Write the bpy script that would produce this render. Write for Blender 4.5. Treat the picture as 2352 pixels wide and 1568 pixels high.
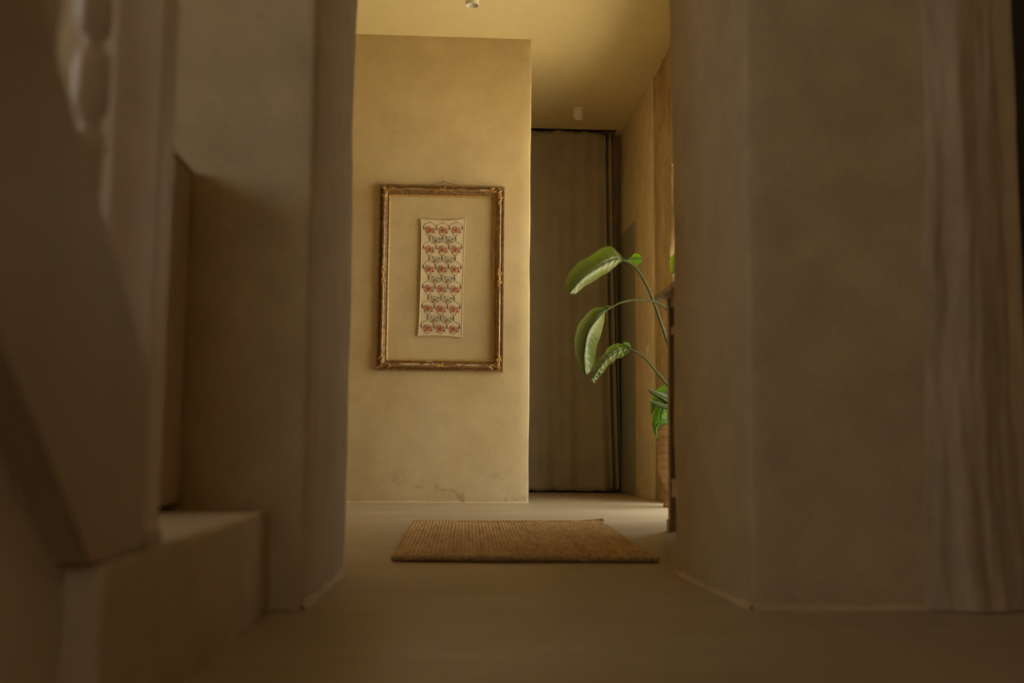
import bpy, bmesh, math, random
from mathutils import Vector, Matrix, noise

for o in list(bpy.data.objects):
    bpy.data.objects.remove(o, do_unlink=True)
SC = bpy.context.scene
C = SC.collection
random.seed(7)

# ------------------------------------------------------------------ camera
CAM_H, F_PX, PITCH, ROLL, YAW = 0.30, 2521.3, 0.1028, 0.0078, 0.0624
_fw = Vector((math.sin(YAW)*math.cos(PITCH), math.cos(YAW)*math.cos(PITCH), math.sin(PITCH)))
_r0 = Vector((math.cos(YAW), -math.sin(YAW), 0)); _u0 = _r0.cross(_fw)
_rt = _r0*math.cos(ROLL) + _u0*math.sin(ROLL); _up = -_r0*math.sin(ROLL) + _u0*math.cos(ROLL)
cd = bpy.data.cameras.new('camera'); cam = bpy.data.objects.new('camera', cd); C.objects.link(cam)
cd.sensor_width = 36; cd.lens = F_PX/2352*36; cd.clip_start = .02
cd.dof.use_dof = True; cd.dof.focus_distance = 6.6; cd.dof.aperture_fstop = 2.8
cam.matrix_world = Matrix(((_rt.x, _up.x, -_fw.x, 0), (_rt.y, _up.y, -_fw.y, 0), (_rt.z, _up.z, -_fw.z, CAM_H), (0, 0, 0, 1)))
SC.camera = cam

def at(px, py, Y):
    """the point of the place that lies at depth Y behind a measured spot"""
    d = _fw + _rt*((px-1176)/F_PX) + _up*((784-py)/F_PX)
    return Vector((0, 0, CAM_H)) + d*(Y/d.y)

# ------------------------------------------------------------------ light
w = bpy.data.worlds.new('sky'); SC.world = w; w.use_nodes = True
bg = w.node_tree.nodes['Background']; bg.inputs[0].default_value = (.97, 1.0, .95, 1); bg.inputs[1].default_value = 1.0
sl = bpy.data.lights.new('sun', 'SUN'); sun = bpy.data.objects.new('sun', sl); C.objects.link(sun)
sl.energy = 11.0; sl.color = (1, .99, .84); sl.angle = math.radians(.6)
sun.rotation_euler = Vector((.02, .55, -.83)).to_track_quat('-Z', 'Y').to_euler()
def portal(name, loc, normal, sx, sy):
    l = bpy.data.lights.new(name, 'AREA'); l.shape = 'RECTANGLE'; l.size = sx; l.size_y = sy
    o = bpy.data.objects.new(name, l); C.objects.link(o); o.location = loc
    o.rotation_euler = Vector(normal).to_track_quat('-Z', 'Z').to_euler()
    l.cycles.is_portal = True
DOOR_Y0, DOOR_Y1, DOOR_H = 5.2, 6.99, 2.2
WIN_Y0, WIN_Y1, WIN_Z0, WIN_Z1 = .75, 1.65, .95, 1.6
REAR_X0, REAR_X1, REAR_Z0, REAR_Z1 = -.4, .45, 1.32, 2.08
portal('garden_door_portal', (2.0, (DOOR_Y0+DOOR_Y1)/2, DOOR_H/2), (-1, 0, 0), DOOR_Y1-DOOR_Y0, DOOR_H)
portal('stair_window_portal', (-1.92, (WIN_Y0+WIN_Y1)/2, (WIN_Z0+WIN_Z1)/2), (1, 0, 0), WIN_Y1-WIN_Y0, WIN_Z1-WIN_Z0)
portal('rear_window_portal', ((REAR_X0+REAR_X1)/2, -3.42, (REAR_Z0+REAR_Z1)/2), (0, 1, 0), REAR_X1-REAR_X0, REAR_Z1-REAR_Z0)
SC.view_settings.view_transform = 'Standard'; SC.view_settings.look = 'None'
SC.view_settings.exposure = 2.12; SC.view_settings.gamma = 1; SC.view_settings.use_curve_mapping = False
SC.cycles.max_bounces = 10; SC.cycles.diffuse_bounces = 8; SC.cycles.transparent_max_bounces = 8

# ------------------------------------------------------------------ materials
def new_mat(name):
    m = bpy.data.materials.new(name); m.use_nodes = True
    nt = m.node_tree; return m, nt, nt.nodes, nt.links, nt.nodes['Principled BSDF']
def noise_node(N, L, vec, scale, detail=4, rough=.55, dist=0):
    n = N.new('ShaderNodeTexNoise'); n.inputs['Scale'].default_value = scale
    n.inputs['Detail'].default_value = detail; n.inputs['Roughness'].default_value = rough
    n.inputs['Distortion'].default_value = dist
    if vec is not None: L.new(vec, n.inputs['Vector'])
    return n.outputs['Fac']
def ramp(N, L, fac, stops):
    r = N.new('ShaderNodeValToRGB'); L.new(fac, r.inputs[0])
    e = r.color_ramp.elements
    while len(e) < len(stops): e.new(.5)
    for el, (p, c) in zip(e, stops):
        el.position = p; el.color = tuple(c)+(1,) if len(c) == 3 else c
    return r.outputs[0]
def mixc(N, L, fac, a, b, mode='MIX'):
    m = N.new('ShaderNodeMix'); m.data_type = 'RGBA'; m.blend_type = mode
    for s, v in ((0, fac), (6, a), (7, b)):
        if isinstance(v, (int, float)): m.inputs[s].default_value = v
        elif isinstance(v, tuple): m.inputs[s].default_value = v+(1,)
        else: L.new(v, m.inputs[s])
    return m.outputs[2]
def math_n(N, L, op, a, b=0):
    m = N.new('ShaderNodeMath'); m.operation = op
    for s, v in ((0, a), (1, b)):
        if isinstance(v, (int, float)): m.inputs[s].default_value = v
        else: L.new(v, m.inputs[s])
    return m.outputs[0]
def obj_coord(N, L, scale=(1, 1, 1)):
    t = N.new('ShaderNodeTexCoord'); mp = N.new('ShaderNodeMapping'); mp.inputs['Scale'].default_value = scale
    L.new(t.outputs['Object'], mp.inputs[0]); return mp.outputs[0]
def bump(N, L, B, h, strength, dist):
    b = N.new('ShaderNodeBump'); b.inputs['Strength'].default_value = strength; b.inputs['Distance'].default_value = dist
    L.new(h, b.inputs['Height']); L.new(b.outputs[0], B.inputs['Normal'])
def mulc(c, k): return tuple(min(1, x*k) for x in c)

def plaster(name, base, dark, var=1.0, rough=.85, bump_s=.35, bump_d=.004, stretch=(1, 1, 1), stain=None, spec=.25, joint=None):
    m, nt, N, L, B = new_mat(name)
    v = obj_coord(N, L, stretch)
    big = noise_node(N, L, v, 1.7, 6, .6, .4); mid = noise_node(N, L, v, 9, 5, .6); fine = noise_node(N, L, v, 130, 3, .6)
    f = ramp(N, L, big, [(.36, (0, 0, 0)), (.68, (1, 1, 1))])
    c = mixc(N, L, f, mulc(dark, 1), base)
    f2 = ramp(N, L, mid, [(.35, (1-.10*var,)*3), (.65, (1+.06*var,)*3)])
    c = mixc(N, L, 1.0, c, f2, 'MULTIPLY')
    f3 = ramp(N, L, fine, [(.34, (.90, .90, .88)), (.5, (1.0, 1.0, 1.0))])
    c = mixc(N, L, 1.0, c, f3, 'MULTIPLY')
    if stain:
        sep = N.new('ShaderNodeSeparateXYZ'); L.new(v, sep.inputs[0])
        low = ramp(N, L, sep.outputs[2], [(.02, (1, 1, 1)), (.30, (0, 0, 0))])
        bl = ramp(N, L, noise_node(N, L, v, 11, 3, .55, .6), [(.60, (0, 0, 0)), (.66, (1, 1, 1))])
        k = mixc(N, L, 1.0, bl, low, 'MULTIPLY')
        c = mixc(N, L, math_n(N, L, 'MULTIPLY', k, .6), c, stain)
    if joint:      # one old hairline joint across the floor
        raw = obj_coord(N, L); sp = N.new('ShaderNodeSeparateXYZ'); L.new(raw, sp.inputs[0])
        wob = math_n(N, L, 'MULTIPLY', math_n(N, L, 'SUBTRACT', noise_node(N, L, raw, 2.2, 5, .65), .5), .22)
        dd = math_n(N, L, 'ABSOLUTE', math_n(N, L, 'SUBTRACT', math_n(N, L, 'ADD', sp.outputs[1], wob), joint))
        c = mixc(N, L, 1.0, c, ramp(N, L, dd, [(.004, (.72, .68, .62)), (.014, (1, 1, 1))]), 'MULTIPLY')
    L.new(c, B.inputs['Base Color']); B.inputs['Roughness'].default_value = rough
    B.inputs['Specular IOR Level'].default_value = spec
    h = math_n(N, L, 'ADD', math_n(N, L, 'MULTIPLY', mid, .6), math_n(N, L, 'MULTIPLY', fine, .35))
    bump(N, L, B, h, bump_s, bump_d)
    return m
def simple(name, col, rough=.6, metal=0, var=.15, scale=20, bump_s=0, bump_d=.002, spec=.4):
    m, nt, N, L, B = new_mat(name)
    v = obj_coord(N, L); n = noise_node(N, L, v, scale, 4)
    L.new(ramp(N, L, n, [(.3, mulc(col, 1-var)), (.7, mulc(col, 1+var))]), B.inputs['Base Color'])
    B.inputs['Roughness'].default_value = rough; B.inputs['Metallic'].default_value = metal
    B.inputs['Specular IOR Level'].default_value = spec
    if bump_s: bump(N, L, B, n, bump_s, bump_d)
    return m

M = {}
M['wall_room'] = plaster('limewash_plaster', (.64, .525, .315), (.575, .45, .245), var=.6, stain=(.36, .25, .14), bump_s=.45)
M['wall_room_lit'] = plaster('limewash_plaster_lit', (.75, .62, .41), (.69, .55, .34), bump_s=.3)  # room plaster in a lighter copy, painting extra light onto the passage side wall
M['ceiling'] = plaster('ceiling_plaster', (.76, .65, .37), (.745, .637, .36), var=.2, bump_s=.05)
M['wall_hall'] = plaster('hall_plaster', (.60, .48, .315), (.55, .44, .28), bump_s=.5, bump_d=.006)
M['bulge'] = plaster('old_plaster', (.58, .46, .33), (.46, .36, .25), bump_s=.6, bump_d=.008, stretch=(2, 1, .7))
M['floor'] = plaster('lime_floor', (.48, .395, .27), (.42, .335, .21), rough=.48, bump_s=.16, bump_d=.004, stretch=(.5, 1.6, 1), spec=.35, joint=5.44)
M['stone'] = plaster('raw_stone', (.82, .63, .36), (.55, .38, .19), bump_s=1.0, bump_d=.02, stretch=(1, 4, 1.6))
M['paving'] = plaster('courtyard_paving', (.60, .50, .36), (.52, .42, .29))
M['spandrel_paint'] = simple('spandrel_paint', (.66, .58, .47), .6, var=.05, scale=6)
M['stair_paint'] = simple('stair_paint', (.62, .51, .39), .5, var=.06, scale=6)
M['string_paint'] = simple('string_paint', (.42, .34, .22), .55, var=.06, scale=5)
M['cabinet_paint'] = simple('cabinet_paint', (.58, .46, .32), .55, var=.05, scale=5)
M['sage'] = simple('sage_paint', (.34, .34, .24), .5, var=.05, scale=6)
M['dark_door'] = simple('dark_wood', (.035, .027, .018), .6, var=.3, scale=8)
M['white_metal'] = simple('white_metal', (.78, .74, .68), .45, var=.03, scale=8)
M['lens'] = simple('reflector', (.70, .66, .60), .35, var=.03)
M['grey_wood'] = simple('greyed_wood', (.36, .29, .21), .55, var=.15, scale=14)
M['dark_panel'] = simple('dark_panel', (.035, .022, .018), .5, var=.2, scale=10)
M['wire'] = simple('wire', (.16, .12, .07), .5, .5)

def curtain_mat():
    m, nt, N, L, B = new_mat('linen')
    v = obj_coord(N, L, (1, 1, 1)); n = noise_node(N, L, v, 4, 4)
    wv = noise_node(N, L, obj_coord(N, L, (400, 400, 60)), 1, 2); wh = noise_node(N, L, obj_coord(N, L, (60, 60, 400)), 1, 2)
    c = ramp(N, L, n, [(.3, (.37, .33, .245)), (.7, (.43, .385, .29))])
    L.new(c, B.inputs['Base Color']); B.inputs['Roughness'].default_value = .9; B.inputs['Specular IOR Level'].default_value = .1
    bump(N, L, B, math_n(N, L, 'ADD', wv, wh), .3, .001)
    return m
M['linen'] = curtain_mat()
M['cloth'] = simple('cotton', (.72, .615, .41), .9, var=.05, scale=9, spec=.1)
M['hem'] = simple('cotton_hem', (.80, .69, .47), .9, var=.03, spec=.1)
M['stitch_dark'] = simple('brown_thread', (.11, .065, .032), .8, var=.2, scale=60)
M['tassel'] = simple('tassel_thread', (.16, .10, .055), .85, var=.35, scale=120)
M['red'] = simple('red_thread', (.44, .11, .065), .85, var=.35, scale=180)
M['pink'] = simple('rose_thread', (.48, .20, .12), .85, var=.2, scale=120)
M['blue'] = simple('blue_thread', (.22, .23, .20), .85, var=.3, scale=180)
M['rust'] = simple('rust_thread', (.40, .18, .08), .85, var=.2, scale=120)

def gilt_mat(name, base, dark, chip):
    m, nt, N, L, B = new_mat(name)
    v = obj_coord(N, L)
    n = noise_node(N, L, v, 45, 5, .65); n2 = noise_node(N, L, obj_coord(N, L, (1, 1, 1)), 9, 4, .6, .8)
    c = ramp(N, L, n, [(.34, dark), (.66, base)])
    if chip:
        k = ramp(N, L, n2, [(.70, (0, 0, 0)), (.72, (1, 1, 1))])
        c = mixc(N, L, k, c, (.70, .58, .38))
        inv = math_n(N, L, 'SUBTRACT', 1.0, k); L.new(math_n(N, L, 'MULTIPLY', inv, .40), B.inputs['Metallic'])
    else: B.inputs['Metallic'].default_value = .6
    L.new(c, B.inputs['Base Color']); B.inputs['Roughness'].default_value = .42
    bump(N, L, B, n, .35, .002)
    return m
M['gesso'] = simple('bare_gesso', (.86, .72, .47), .8, var=.15, scale=70)
M['gilt'] = gilt_mat('worn_gilt', (.46, .285, .12), (.19, .11, .045), True)
M['gilt_bright'] = gilt_mat('bright_gilt', (.80, .52, .18), (.50, .29, .09), False)

def jute_mat():
    m, nt, N, L, B = new_mat('jute')
    v = obj_coord(N, L); a = noise_node(N, L, v, 70, 4, .6); b = noise_node(N, L, obj_coord(N, L, (14, 2.2, 1)), 2, 4)
    c = ramp(N, L, a, [(.32, (.40, .26, .125)), (.66, (.78, .57, .30))])
    c = mixc(N, L, 1.0, c, ramp(N, L, b, [(.3, (.80, .78, .74)), (.7, (1.12, 1.1, 1.08))]), 'MULTIPLY')
    L.new(c, B.inputs['Base Color']); B.inputs['Roughness'].default_value = .9; B.inputs['Specular IOR Level'].default_value = .1
    bump(N, L, B, noise_node(N, L, v, 260, 3), .5, .003)
    return m
M['jute'] = jute_mat()
M['jute_edge'] = simple('jute_binding', (.46, .34, .19), .9, var=.35, scale=90, spec=.1)

def leaf_mat(name, col, trans, mixf, rough=.42, spec=.8):
    m, nt, N, L, B = new_mat(name)
    v = obj_coord(N, L); n = noise_node(N, L, v, 14, 4)
    L.new(ramp(N, L, n, [(.3, mulc(col, .82)), (.7, mulc(col, 1.18))]), B.inputs['Base Color'])
    B.inputs['Roughness'].default_value = rough; B.inputs['Specular IOR Level'].default_value = spec
    t = N.new('ShaderNodeBsdfTranslucent'); t.inputs[0].default_value = trans+(1,)
    mx = N.new('ShaderNodeMixShader'); mx.inputs[0].default_value = mixf
    L.new(B.outputs[0], mx.inputs[1]); L.new(t.outputs[0], mx.inputs[2]); L.new(mx.outputs[0], N['Material Output'].inputs[0])
    return m
M['leaf'] = leaf_mat('banana_leaf', (.088, .122, .022), (.16, .27, .008), .36, .36)
M['leaf_dark'] = leaf_mat('dark_leaf', (.045, .06, .018), (.05, .09, .01), .2, .65, .25)
M['leaf_new'] = leaf_mat('young_leaf', (.065, .14, .010), (.17, .36, .004), .5, .6, .25)
M['stalk'] = simple('leaf_stalk', (.05, .062, .018), .6, var=.2, scale=30, spec=.2)
def pot_mat():
    m, nt, N, L, B = new_mat('terracotta')
    v = obj_coord(N, L); n = noise_node(N, L, v, 12, 4)
    c = ramp(N, L, n, [(.3, (.42, .26, .135)), (.7, (.54, .35, .19))])
    sep = N.new('ShaderNodeSeparateXYZ'); L.new(v, sep.inputs[0])
    band = ramp(N, L, math_n(N, L, 'FRACT', math_n(N, L, 'MULTIPLY', sep.outputs[2], 22)), [(.0, (.55, .5, .45)), (.10, (1, 1, 1)), (.92, (1, 1, 1)), (1, (.55, .5, .45))])
    L.new(mixc(N, L, 1.0, c, band, 'MULTIPLY'), B.inputs['Base Color']); B.inputs['Roughness'].default_value = .8
    return m
M['terracotta'] = pot_mat()
M['soil'] = simple('soil', (.05, .035, .02), .95, var=.4, scale=60, bump_s=.8, bump_d=.01)

# ------------------------------------------------------------------ builders
def link_mesh(name, bm, mat, parent=None, smooth=True):
    me = bpy.data.meshes.new(name); bm.to_mesh(me); bm.free()
    for p in me.polygons: p.use_smooth = smooth
    o = bpy.data.objects.new(name, me); C.objects.link(o)
    for mm in (mat if isinstance(mat, (list, tuple)) else [mat]): me.materials.append(M[mm])
    if parent:
        o.parent = parent; o.matrix_parent_inverse = Matrix.Translation(-parent.location)
    return o
def tag(o, label=None, cat=None, group=None, kind=None):
    for k, v in (('label', label), ('category', cat), ('group', group), ('kind', kind)):
        if v: o[k] = v
    return o
def thing(name, loc, label, cat, group=None):
    o = bpy.data.objects.new(name, None); C.objects.link(o); o.location = loc; o.empty_display_size = .1
    return tag(o, label, cat, group)
def add_box(bm, lo, hi, bev=0):
    b = bmesh.new(); bmesh.ops.create_cube(b, size=1)
    c = [(lo[i]+hi[i])/2 for i in range(3)]; s = [hi[i]-lo[i] for i in range(3)]
    for v in b.verts: v.co = Vector((c[i]+v.co[i]*s[i] for i in range(3)))
    if bev: bmesh.ops.bevel(b, geom=b.edges[:], offset=bev, segments=2, profile=.6, affect='EDGES')
    merge(bm, b); return bm
def merge(bm, b):
    me = bpy.data.meshes.new('tmp'); b.to_mesh(me); b.free(); bm.from_mesh(me); bpy.data.meshes.remove(me)
def box(name, lo, hi, mat, parent=None, bev=.003):
    return link_mesh(name, add_box(bmesh.new(), lo, hi, bev), mat, parent, False)
def grid(bm, pts):
    """pts[i][j] -> quads"""
    V = [[bm.verts.new(p) for p in row] for row in pts]
    for i in range(len(V)-1):
        for j in range(len(V[0])-1):
            bm.faces.new((V[i][j], V[i+1][j], V[i+1][j+1], V[i][j+1]))
    return V
def rough_box(name, lo, hi, mat, r=.012, res=.05, amp=.004, shift=None, parent=None, freq=2.3):
    """a plastered block: rounded arrises and a hand-made, slightly wavy face"""
    bm = bmesh.new()
    def ticks(a, b):
        n = max(2, int((b-a-2*r)/res)); return [a, a+r*.35] + [a+r+(b-a-2*r)*i/n for i in range(n+1)] + [b-r*.35, b]
    T = [ticks(lo[i], hi[i]) for i in range(3)]
    lov, hiv = Vector(lo), Vector(hi)
    def fix(p):
        q = Vector([min(max(p[i], lo[i]+r), hi[i]-r) for i in range(3)]); d = (p-q); d.normalize()
        p = q + d*r
        k = noise.noise(p*freq)*amp + noise.noise(p*freq*4.3+Vector((7, 3, 1)))*amp*.45
        p = p + d*k
        return p + Vector(shift(p)) if shift else p
    for ax in range(3):
        u, vv = [i for i in range(3) if i != ax]
        for side in (0, 1):
            rows = []
            for a in T[u]:
                row = []
                for b in T[vv]:
                    p = Vector((0, 0, 0)); p[ax] = (lo, hi)[side][ax]; p[u] = a; p[vv] = b; row.append(fix(p))
                rows.append(row)
            grid(bm, rows)
    bmesh.ops.remove_doubles(bm, verts=bm.verts[:], dist=1e-5); bmesh.ops.recalc_face_normals(bm, faces=bm.faces[:])
    return link_mesh(name, bm, mat, parent)
def struct(o, label):
    return tag(o, label, None, None, 'structure')
def lathe(bm, prof, cx, cy, seg=28, z0=0, axis=None):
    rows = [[Vector((cx+r*math.cos(2*math.pi*k/seg), cy+r*math.sin(2*math.pi*k/seg), z0+z)) for k in range(seg+1)] for r, z in prof]
    grid(bm, rows); bmesh.ops.remove_doubles(bm, verts=bm.verts[:], dist=1e-6); bmesh.ops.recalc_face_normals(bm, faces=bm.faces[:])
    return bm
def tube(bm, pts, rad, seg=8):
    pts = [Vector(p) for p in pts]; rows = []; n = len(pts)
    ref = Vector((0, 1, 0.01)).normalized()
    for i, p in enumerate(pts):
        d = (pts[min(i+1, n-1)]-pts[max(i-1, 0)]).normalized()
        a = d.cross(ref)
        if a.length < 1e-3: a = d.cross(Vector((1, 0, 0)))
        a.normalize(); b = d.cross(a).normalized()
        r = rad(i/(n-1)) if callable(rad) else rad
        rows.append([p + (a*math.cos(2*math.pi*k/seg) + b*math.sin(2*math.pi*k/seg))*r for k in range(seg+1)])
    V = grid(bm, rows)
    for R in (V[0], V[-1]):
        try: bm.faces.new(R[:-1])
        except ValueError: pass
    bmesh.ops.remove_doubles(bm, verts=bm.verts[:], dist=1e-7)
    return bm
def smooth_path(pts, n=24):
    """Catmull-Rom through pts"""
    P = [Vector(p) for p in pts]; P = [P[0]*2-P[1]] + P + [P[-1]*2-P[-2]]; out = []
    m = len(P)-3
    for i in range(n+1):
        t = i/n*m; k = min(int(t), m-1); f = t-k; a, b, c, d = P[k:k+4]
        out.append(.5*((2*b) + (c-a)*f + (2*a-5*b+4*c-d)*f*f + (3*b-a-3*c+d)*f**3))
    return out

# ================================================================== THE SETTING
H = 3.016
# floor
bm = bmesh.new(); rows = []
for i in range(85):
    X = -2.6+5.2*i/84
    rows.append([Vector((X, -3.2+12.6*j/200, .004*noise.noise(Vector((X*1.3, (-3.2+12.6*j/200)*1.3, 0)))-.002)) for j in range(201)])
grid(bm, rows); bmesh.ops.recalc_face_normals(bm, faces=bm.faces[:])
struct(link_mesh('floor', bm, 'floor'), 'pale trowelled lime floor running through the doorway')
struct(box('ceiling', (-2.9, -3.4, H), (2.3, 9.4, H+.25), 'ceiling'), 'smooth yellowish plaster ceiling')
struct(box('ground_behind', (-12, -14, -.12), (12, -3.42, -.03), 'paving'), 'pale paving outside the rear window')
struct(box('ground_outside', (1.98, -4, -.12), (12, 16, -.02), 'paving'), 'pale courtyard paving outside the garden door')
struct(box('ground_beyond', (-12, -4, -.12), (-1.95, 2.1, -.02), 'paving'), 'pale paving outside the stair window')

# the thick wall with the opening
LX0, LX1, LYN, LYF = -.267, -.247, 2.195, 2.885
RX0, RX1, RYN, RYF = .617, .604, 2.18, 2.862
struct(rough_box('wall_left', (-2.7, LYN, -.02), (-.257, LYF, H+.02), 'wall_hall', r=.014, res=.05, amp=.006,
       shift=lambda p: ((LX0+.257 + (LX1-LX0)*(p.y-LYN)/(LYF-LYN)) if p.x > -.4 else 0, 0, 0)), 'rough plaster wall pier left of the opening')
wr = struct(rough_box('wall_right', (.61, RYN, -.02), (1.2, RYF, H+.02), 'wall_hall', r=.014, res=.05, amp=.006,
       shift=lambda p: ((RX0-.61 + (RX1-RX0)*(p.y-RYN)/(RYF-RYN)) if p.x < .8 else 0, 0, 0)), 'rough plaster wall pier right of the opening')
struct(rough_box('wall_lintel', (-.30, LYN+.004, 2.25), (.65, LYF-.01, H+.02), 'wall_hall', res=.08), 'plaster lintel over the opening')
# bulging old plaster at the right end of that pier
bm = bmesh.new(); rows = []
for i in range(40):
    u = i/39; X = .952+.25*u; row = []
    for j in range(121):
        z = 3.0*j/120; flare = .02*math.exp(-z/.12)
        h = .034*math.sin(math.pi*u)**1.2 if 0 < u < 1 else 0
        rid = .004*math.exp(-((u-.42-.05*noise.noise(Vector((0, 0, z*.8))))/.06)**2) - .006*math.exp(-((u-.30)/.06)**2) - .004*math.exp(-((u-.74)/.10)**2)
        nz = .008*noise.noise(Vector((u*6, 1, z*2.2)))+.005*noise.noise(Vector((u*18, 4, z*7)))
        env = min(1, u*5, (1-u)*6)
        row.append(Vector((X+.012*noise.noise(Vector((z*1.5, u*2, 9)))*env, RYN+.012-max(0, h+flare*env+(rid+nz)*env), z)))
    rows.append(row)
grid(bm, rows); bmesh.ops.recalc_face_normals(bm, faces=bm.faces[:])
link_mesh('plaster_bulge', bm, 'bulge', wr)
struct(rough_box('wall_far_right', (1.95, RYN+.002, -.02), (2.3, RYF, H+.02), 'wall_hall', res=.15), 'hall wall beyond the dark door')
struct(box('wall_over_door', (1.19, RYN+.03, 2.2), (2.0, RYF-.01, H), 'wall_hall'), 'plaster above the dark door')
d2 = struct(box('door_2', (1.19, RYN+.07, .005), (1.96, RYN+.115, 2.21), 'dark_door'), 'dark brown door at the right edge')
for zz in ((.12, .95), (1.05, 2.08)):
    box('door_panel', (1.33, RYN+.058, zz[0]), (1.83, RYN+.075, zz[1]), 'dark_door', d2, .006)

# the hall behind the camera, with the window over the stairs
def wall_with_hole(prefix, x0, x1, y0, y1, hy0, hy1, hz0, hz1, mat, label):
    struct(box(prefix+'_near', (x0, y0, -.02), (x1, hy0, H), mat, None, 0), label)
    struct(box(prefix+'_far', (x0, hy1, -.02), (x1, y1, H), mat, None, 0), label)
    if hz0 > 0: struct(box(prefix+'_below', (x0, hy0, -.02), (x1, hy1, hz0), mat, None, 0), label)
    struct(box(prefix+'_above', (x0, hy0, hz1), (x1, hy1, H), mat, None, 0), label)
wall_with_hole('wall_stairwell', -1.9, -1.6, -3.2, 2.25, WIN_Y0, WIN_Y1, WIN_Z0, WIN_Z1, 'wall_hall', 'stairwell wall with a high window')
for nm, xa, xb, za, zb in (('left', -1.9, REAR_X0, -.02, H), ('right', REAR_X1, 2.3, -.02, H), ('below', REAR_X0, REAR_X1, -.02, REAR_Z0), ('above', REAR_X0, REAR_X1, REAR_Z1, H)):
    struct(box('wall_hall_rear_'+nm, (xa, -3.4, za), (xb, -3.2, zb), 'wall_hall', None, 0), 'hall wall with the window behind the viewer')
struct(box('wall_hall_side', (2.1, -3.3, -.02), (2.3, 2.3, H), 'wall_hall', None, 0), 'hall side wall')

# the room beyond
PX, PY = .547, 6.955
struct(rough_box('wall_picture', (-2.7, PY, -.02), (PX, 9.2, H+.02), 'wall_room', r=.010, res=.06, amp=.004), 'sunlit ochre plaster wall carrying the gilt frame')
struct(box('wall_room_side', (-2.9, 2.8, -.02), (-2.6, 9.2, H), 'wall_room', None, 0), 'far side wall of the room')
struct(rough_box('wall_passage_end', (.5, 9.1, -.02), (2.0, 9.35, H+.02), 'wall_room', res=.15), 'plaster wall behind the curtain')
WX = 1.476
struct(rough_box('wall_window_near', (WX, 2.80, -.02), (2.0, DOOR_Y0, H+.02), 'wall_room', res=.12), 'plaster wall between pier and garden door')
struct(rough_box('wall_window_head', (WX, DOOR_Y0-.01, DOOR_H), (2.0, DOOR_Y1+.01, H+.02), 'wall_room', res=.12), 'plaster head over the garden door')
struct(rough_box('wall_window_far', (WX, 7.62, -.02), (2.0, 9.2, H+.02), 'wall_room_lit', r=.012, res=.06), 'plaster wall between stone jamb and curtain')
# raw stone jamb
bm = bmesh.new(); rows = []
for i in range(40):
    s = i/39; row = []
    Y = 7.64 - s*.65
    for j in range(160):
        z = (H+.01)*j/159
        pl = 1/(1+math.exp(-(s-.42-.10*noise.noise(Vector((0, 2, z*1.6)))-.05*noise.noise(Vector((4, 2, z*6))))/.02))   # plaster edge -> stone
        k = noise.noise(Vector((s*5, 3, z*4)))*.03 + noise.noise(Vector((s*14, 8, z*12)))*.013 + noise.noise(Vector((s*30, 8, z*30)))*.005
        X = WX+.012 - pl*(.010+k)
        row.append(Vector((X, Y, z)))
    rows.append(row)
# return into the doorway
for q in range(1, 8):
    rows.append([Vector((WX+q*.075, DOOR_Y1+.01*noise.noise(Vector((q, 1, 3*j/159*4))), (H+.01)*j/159)) for j in range(160)])
grid(bm, rows); bmesh.ops.recalc_face_normals(bm, faces=bm.faces[:])
struct(link_mesh('wall_stone', bm, 'stone'), 'raw ochre stone wall beside the garden door')
struct(box('wall_stone_core', (WX+.07, 7.02, -.02), (2.0, 7.63, H), 'stone', None, 0), 'stone core of the jamb')
# sage door leaf on that wall
d1 = struct(box('door_1', (WX-.012, 8.25, .004), (WX+.02, 9.02, 2.12), 'sage'), 'narrow grey-green door beside the curtain')
box('door_frame', (WX-.018, 8.225, .004), (WX+.02, 8.249, 2.15), 'wall_room', d1, .002)
# rough mortar fillets where walls meet the floor
def fillet(name, p0, p1, nrm, r, mat, label):
    bm = bmesh.new(); p0, p1, nrm = Vector(p0), Vector(p1), Vector(nrm); rows = []; n = max(8, int((p1-p0).length/.02))
    for i in range(n+1):
        p = p0.lerp(p1, i/n); k = r*(.75+.6*noise.noise(p*9)+.3*noise.noise(p*31))
        k = max(k, .002)
        rows.append([p-nrm*.02+Vector((0, 0, k)), p+Vector((0, 0, k)), p+nrm*k*.45+Vector((0, 0, k*.40)), p+nrm*k*1.1+Vector((0, 0, -.004))])
    grid(bm, rows); bmesh.ops.recalc_face_normals(bm, faces=bm.faces[:])
    struct(link_mesh(name, bm, mat), label)
fillet('trim_1', (LX0, LYN, 0), (LX1, LYF, 0), (1, 0, 0), .013, 'wall_hall', 'mortar fillet along the left reveal')
fillet('trim_2', (RX0, RYN, 0), (RX1, RYF, 0), (-1, 0, 0), .013, 'wall_hall', 'mortar fillet along the right reveal')
fillet('trim_3', (RX0, RYN, 0), (1.2, RYN, 0), (0, -1, 0), .012, 'wall_hall', 'mortar fillet below the right pier')
fillet('trim_4', (-1.2, PY, 0), (PX, PY, 0), (0, -1, 0), .010, 'wall_room', 'mortar fillet below the picture wall')

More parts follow.
